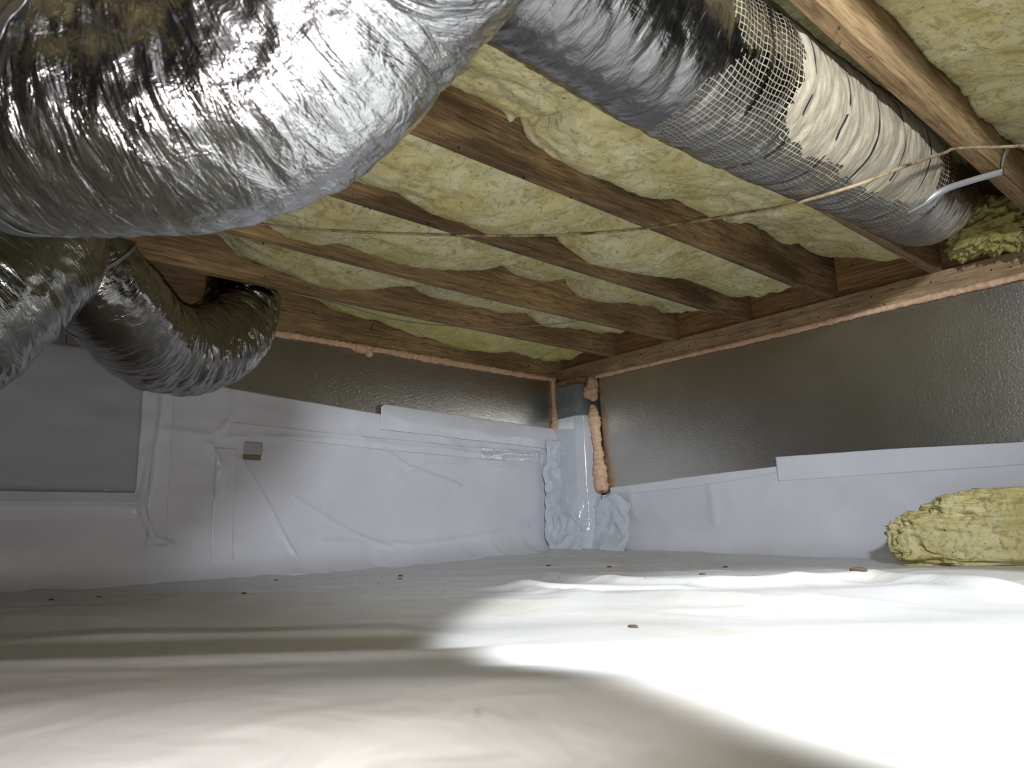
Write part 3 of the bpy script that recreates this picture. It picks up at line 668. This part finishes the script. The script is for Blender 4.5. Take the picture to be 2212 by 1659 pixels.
foam('foam_bead', [(0.005, 0.28, -0.245, 0.010), (0.005, 0.287, -0.30, 0.022), (0.003, 0.292, -0.40, 0.020), (0.002, 0.30, -0.48, 0.018), (0.002, 0.305, -0.6, 0.026), (0.002, 0.312, -0.705, 0.026), (0.004, 0.314, -0.720, 0.006)],
     'long peach spray foam seam down the right side of the corner pier', 200, 16, 0.35)

# ------------------------------------------------------------------ ducts
def wrinkle(strong, fine, k, fs=9.0, skew=0.5, side=None):
    def d(s, th, nr, r):
        c, q = np.cos(th), np.sin(th)
        a = strong * (np.maximum(-0.2, ridge(s * fs + skew * q, c * 0.7 + k, q * 0.7)) ** 2 - 0.3)
        b = strong * 0.55 * ridge(s * fs * 2.3 + 0.4 * c, c * 1.3, q * 1.3 + k)
        e = fine * fbm(s * 34, c * 2.6 + k, q * 2.6, 3) + fine * 0.8 * ridge(s * 42, c * 3.4, q * 3.4 + k)
        wgt = 1.0 if side is None else side(s, th, nr)
        return -(a + b) * wgt + e * (0.45 + 0.55 * wgt)
    return d
# large duct, sagging across the upper left
P1 = [(3.25, 1.05, -0.20, .17), (3.20, 1.30, -0.20, .18), (3.10, 1.55, -0.225, .185), (3.00, 1.71, -0.275, .185), (2.905, 1.84, -0.328, .182), (2.793, 1.976, -0.353, .181), (2.71, 2.081, -0.345, .18), (2.652, 2.161, -0.298, .18), (2.623, 2.215, -0.24, .18), (2.60, 2.29, -0.19, .178), (2.63, 2.42, -0.185, .175), (2.80, 2.62, -0.19, .17), (3.1, 2.9, -0.19, .17), (3.5, 3.2, -0.19, .17)]
updown = lambda s, th, nr: 0.25 + 0.75 * smooth(-0.85, 0.0, nr[..., 2])
t = empty('large_flexible_duct', (2.8, 1.97, -0.53), 'large crinkled silver foil duct sagging across the top left of the ceiling', 'duct')
J1 = tube('foil_jacket', P1, 620, 300, M_foil, t, wrinkle(0.017, 0.0065, 2.0, 13.0, 0.6, updown))
def hoop(parent, path, n, i, wd, mt, name, extra=0.004, m=180, tilt=0.0, onto=None):
    """a band of tape or strap around the duct, built at sample i of its path"""
    P, s = spline(path, n); C, R = P[:, :3], P[:, 3]; T, N, B = frames(C)
    th = np.linspace(0, 2 * math.pi, m, endpoint=False); rows = []
    for q in (-0.5, -0.3, -0.1, 0.1, 0.3, 0.5):
        c = C[i] + T[i] * wd * q
        rr = (R[i] + extra)
        p = c[None] + (N[i][None] * np.cos(th)[:, None] + B[i][None] * np.sin(th)[:, None]) * rr + T[i][None] * (tilt * np.cos(th)[:, None])
        rows.append(p)
    V = np.stack(rows).reshape(-1, 3)
    o = mk(name, V, gridfaces(6, m, wrap=True), mt, parent)
    if onto is not None:
        sw = o.modifiers.new('hug', 'SHRINKWRAP'); sw.target = onto; sw.offset = 0.003; sw.wrap_mode = 'ABOVE_SURFACE'
        sm = o.modifiers.new('ease', 'SMOOTH'); sm.iterations = 4
    q = o.modifiers.new('thickness', 'SOLIDIFY'); q.thickness = 0.0015
    return o
hoop(t, P1, 620, 226, 0.030, M_tape_foil, 'tape_band', 0.009, tilt=0.13, onto=J1)

# second duct, dark, under the large one at the left edge
P2 = [(3.30, 1.06, -0.66, .185), (3.125, 1.056, -0.593, .185), (2.997, 1.05, -0.537, .185), (2.881, 1.054, -0.408, .183), (2.796, 1.029, -0.28, .178), (2.755, 0.965, -0.15, .170), (2.742, 0.879, -0.002, .165)]
t = empty('side_duct', (3.1, 0.9, -0.6), 'dark silver foil duct at the left edge, tucked under the large sagging duct', 'duct')
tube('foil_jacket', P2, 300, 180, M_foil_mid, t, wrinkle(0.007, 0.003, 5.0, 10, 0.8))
# twisted small duct
P3 = [(2.66, 0.86, -0.10, .12), (2.63, 0.86, -0.20, .130), (2.524, 0.80, -0.282, .138), (2.373, 0.63, -0.33, .144), (2.198, 0.48, -0.300, .148), (2.035, 0.34, -0.180, .150), (1.955, 0.245, -0.02, .142), (1.95, 0.225, 0.08, .135), (1.96, 0.225, 0.17, .13)]
t = empty('twisted_duct', (2.2, 0.6, -0.5), 'small dark crumpled foil duct bending up into the joists at left', 'duct')
inner = lambda s, th, nr: 0.35 + 0.65 * smooth(0.30, 0.75, s)
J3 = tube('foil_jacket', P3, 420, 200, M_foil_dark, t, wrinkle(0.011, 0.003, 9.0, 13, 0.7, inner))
hoop(t, P3, 420, 40, 0.010, M_strap_plastic, 'strap', 0.004, onto=J3)
# long worn duct
P4 = [(2.46, 2.262, -0.035, .150), (2.30, 2.262, -0.045, .156), (2.05, 2.262, -0.05, .158), (1.80, 2.26, -0.045, .158), (1.45, 2.255, -0.02, .158), (1.1, 2.25, 0.018, .158), (0.85, 2.235, 0.045, .158), (0.65, 2.215, 0.075, .160), (0.48, 2.20, 0.11, .158), (0.36, 2.19, 0.165, .140), (0.32, 2.19, 0.22, .11)]
t = empty('worn_duct', (1.5, 2.25, -0.2), 'long straight foil duct worn to tan paper with mesh showing, between the joists', 'duct')
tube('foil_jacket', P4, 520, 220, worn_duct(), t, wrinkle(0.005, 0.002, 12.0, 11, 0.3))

# ------------------------------------------------------------------ cables, strap hanger
def cable(name, pts, mt, label, n=200):
    o = tube(name, pts, n, 8, mt); return tag(o, label, 'cable')
cp = [(2.6, 0.70, -0.018), (2.379, 0.873, -0.02), (2.237, 0.955, -0.02), (2.036, 1.052, -0.022), (1.805, 1.202, -0.026), (1.521, 1.417, -0.03), (1.34, 1.635, -0.04), (1.287, 1.846, -0.07), (1.33, 2.017, -0.12), (1.387, 2.174, -0.172), (1.388, 2.341, -0.185), (1.254, 2.409, -0.12), (1.053, 2.435, -0.03), (0.999, 2.453, -0.006), (0.875, 2.566, -0.006), (0.6, 2.85, -0.006), (0.3, 3.1, -0.006)]
cable('electric_cable', [(a, b, c, 0.0042 * (0.8 if False else 1)) for a, b, c in cp], M_cable, 'old tan cable strung under the joists across the ceiling')
cable('thin_cable', [(1.75, 0.40, 0.006, .0022), (1.596, 0.377, 0.002, .0022), (1.347, 0.345, -0.004, .0022), (1.119, 0.392, -0.006, .0022), (0.922, 0.478, -0.004, .0022), (0.788, 0.582, 0.0, .0022), (0.636, 0.727, 0.01, .0022), (0.55, 0.8, 0.03, .0022)], M_thin, 'thin grey wire sagging under the joists near the left wall')
cable('ledger_wire', [(0.02, 0.78, -0.002, .002), (0.004, 0.84, -0.006, .002), (0.004, 1.0, -0.030, .002), (0.004, 1.2, -0.045, .002), (0.004, 1.5, -0.038, .002), (0.004, 1.8, -0.012, .002), (0.01, 1.95, -0.002, .002)], M_thin, 'thin dark wire lying along the face of the ledger')
t = empty('hanger_strap', (0.62, 2.42, 0.02), 'thin pale metal hanger strap holding up the end of the worn duct', 'strap')
def ribbon(name, pts, wd, mt, parent, up):
    P, s = spline([(*p, 0) for p in pts], 60); C = P[:, :3]; w_ = np.array(up, float)
    V = np.stack([C - w_ * wd / 2, C + w_ * wd / 2], 1).reshape(-1, 3)
    o = mk(name, V, gridfaces(60, 2), mt, parent); q = o.modifiers.new('t', 'SOLIDIFY'); q.thickness = 0.0012; return o
ribbon('strap_band', [(0.955, 2.30, -0.108), (0.93, 2.33, -0.092), (0.90, 2.38, -0.062), (0.831, 2.43, -0.033), (0.766, 2.487, -0.010)], 0.017, M_strap, t, (0.37, -0.07, 0.93))
ribbon('strap_tail', [(0.766, 2.487, -0.010), (0.719, 2.486, 0.042), (0.641, 2.486, 0.108)], 0.017, M_strap, t, (0.7, 0, 0.7))

# ------------------------------------------------------------------ insulation block on the floor
def flat(X, Y, Z):
    fz = floor_z(X, Y); return X, Y, np.maximum(Z, fz + 0.001 + 0.0 * Z)
t = blob('fallen_insulation', (0.36, 2.30, -0.995), (0.11, 0.36, 0.085), M_glass_block, 0.17, 3.2, 1.5, 120, 240, None, 0.55, flat, 0.9)
tag(t, 'torn yellow fibreglass block lying on the white floor at right', 'insulation')
o = blob('torn_layer', (0.35, 2.26, -0.905), (0.10, 0.21, 0.055), M_glass_block, 0.24, 3.0, 6.5, 110, 200, t, 0.7, None, 1.1)
o = blob('torn_layer', (0.34, 2.03, -0.955), (0.10, 0.09, 0.05), M_glass_block, 0.24, 3.0, 3.5, 80, 120, t, 0.7, None, 1.1)

# ------------------------------------------------------------------ debris on the floor
chips = [(1.35, 2.22, .016, 'dark bark chip on the floor, nearest in front of the yellow block'),
         (1.48, 2.05, .018, 'bark chip on the bright floor fold, left of the yellow block'),
         (1.33, 2.38, .015, 'bark chip on the floor at the right edge of the view'),
         (1.30, 2.0, .009, 'small bark chip between the yellow block and the bright pool'),
         (2.20, 2.28, .008, 'dark crumb alone inside the bright pool of light'),
         (1.0, 1.2, .009, 'bark crumb on the grey floor in front of the corner pier'),
         (1.25, 1.75, .009, 'bark crumb on the floor below the step in the right liner'),
         (1.1, 1.0, .010, 'bark crumb on the floor just left of the corner pier'),
         (1.6, 0.8, .009, 'bark crumb on the floor below the raised liner strip'),
         (1.7, 0.95, .010, 'larger bark crumb on the floor in front of the left liner'),
         (2.3, 1.2, .009, 'bark crumb on the floor below the twisted duct'),
         (0.9, 1.6, .008, 'bark crumb on the floor in front of the right liner'),
         (2.9, 1.1, .010, 'bark chip on the floor at the left edge of the view'),
         (1.9, 0.5, .010, 'bark chip at the foot of the left liner below the grey tab'),
         (2.5, 0.75, .013, 'dark bark chip near the left wall foot, right one of a close pair'),
         (2.6, 0.72, .010, 'dark bark chip near the left wall foot, left one of a close pair')]
for k, (a, b, s_, lab) in enumerate(chips):
    z = float(floor_z(np.array([a]), np.array([b]))[0])
    o = blob('bark_chip', (a, b, z + 0.15 * s_), (s_ * 0.5, s_, s_ * 0.28), M_debris, 0.5, 2.0, k * 1.7, 8, 12)
    tag(o, lab, 'debris', 'bark chips on the floor')
n = 420; a = RS.uniform(0.15, 3.0, n); b = RS.uniform(0.1, 2.8, n); kp = ((a + b) < 3.9) & ((a > 0.6) | (b < 1.6)) & (a > 0.25) & (b > 0.3); a, b = a[kp], b[kp]; n = len(a); z = floor_z(a, b)
V = []; F = []
for i in range(n):
    r = RS.uniform(0.001, 0.003); k = len(V)
    for d in ((1, 0, 0), (-.5, .8, 0), (-.5, -.8, 0), (0, 0, 1)): V.append((a[i] + d[0] * r, b[i] + d[1] * r, z[i] + d[2] * r * 0.7))
    F += [(k, k + 1, k + 3), (k + 1, k + 2, k + 3), (k + 2, k, k + 3)]
tag(mk('dirt_specks', V, F, M_debris), 'fine dirt specks scattered over the floor liner', 'debris', kind='stuff')

# ------------------------------------------------------------------ lift everything so the floor is near zero
for o in scene.objects:
    if o.parent is None and o.type in ('MESH', 'EMPTY'): o.location.z += LIFT
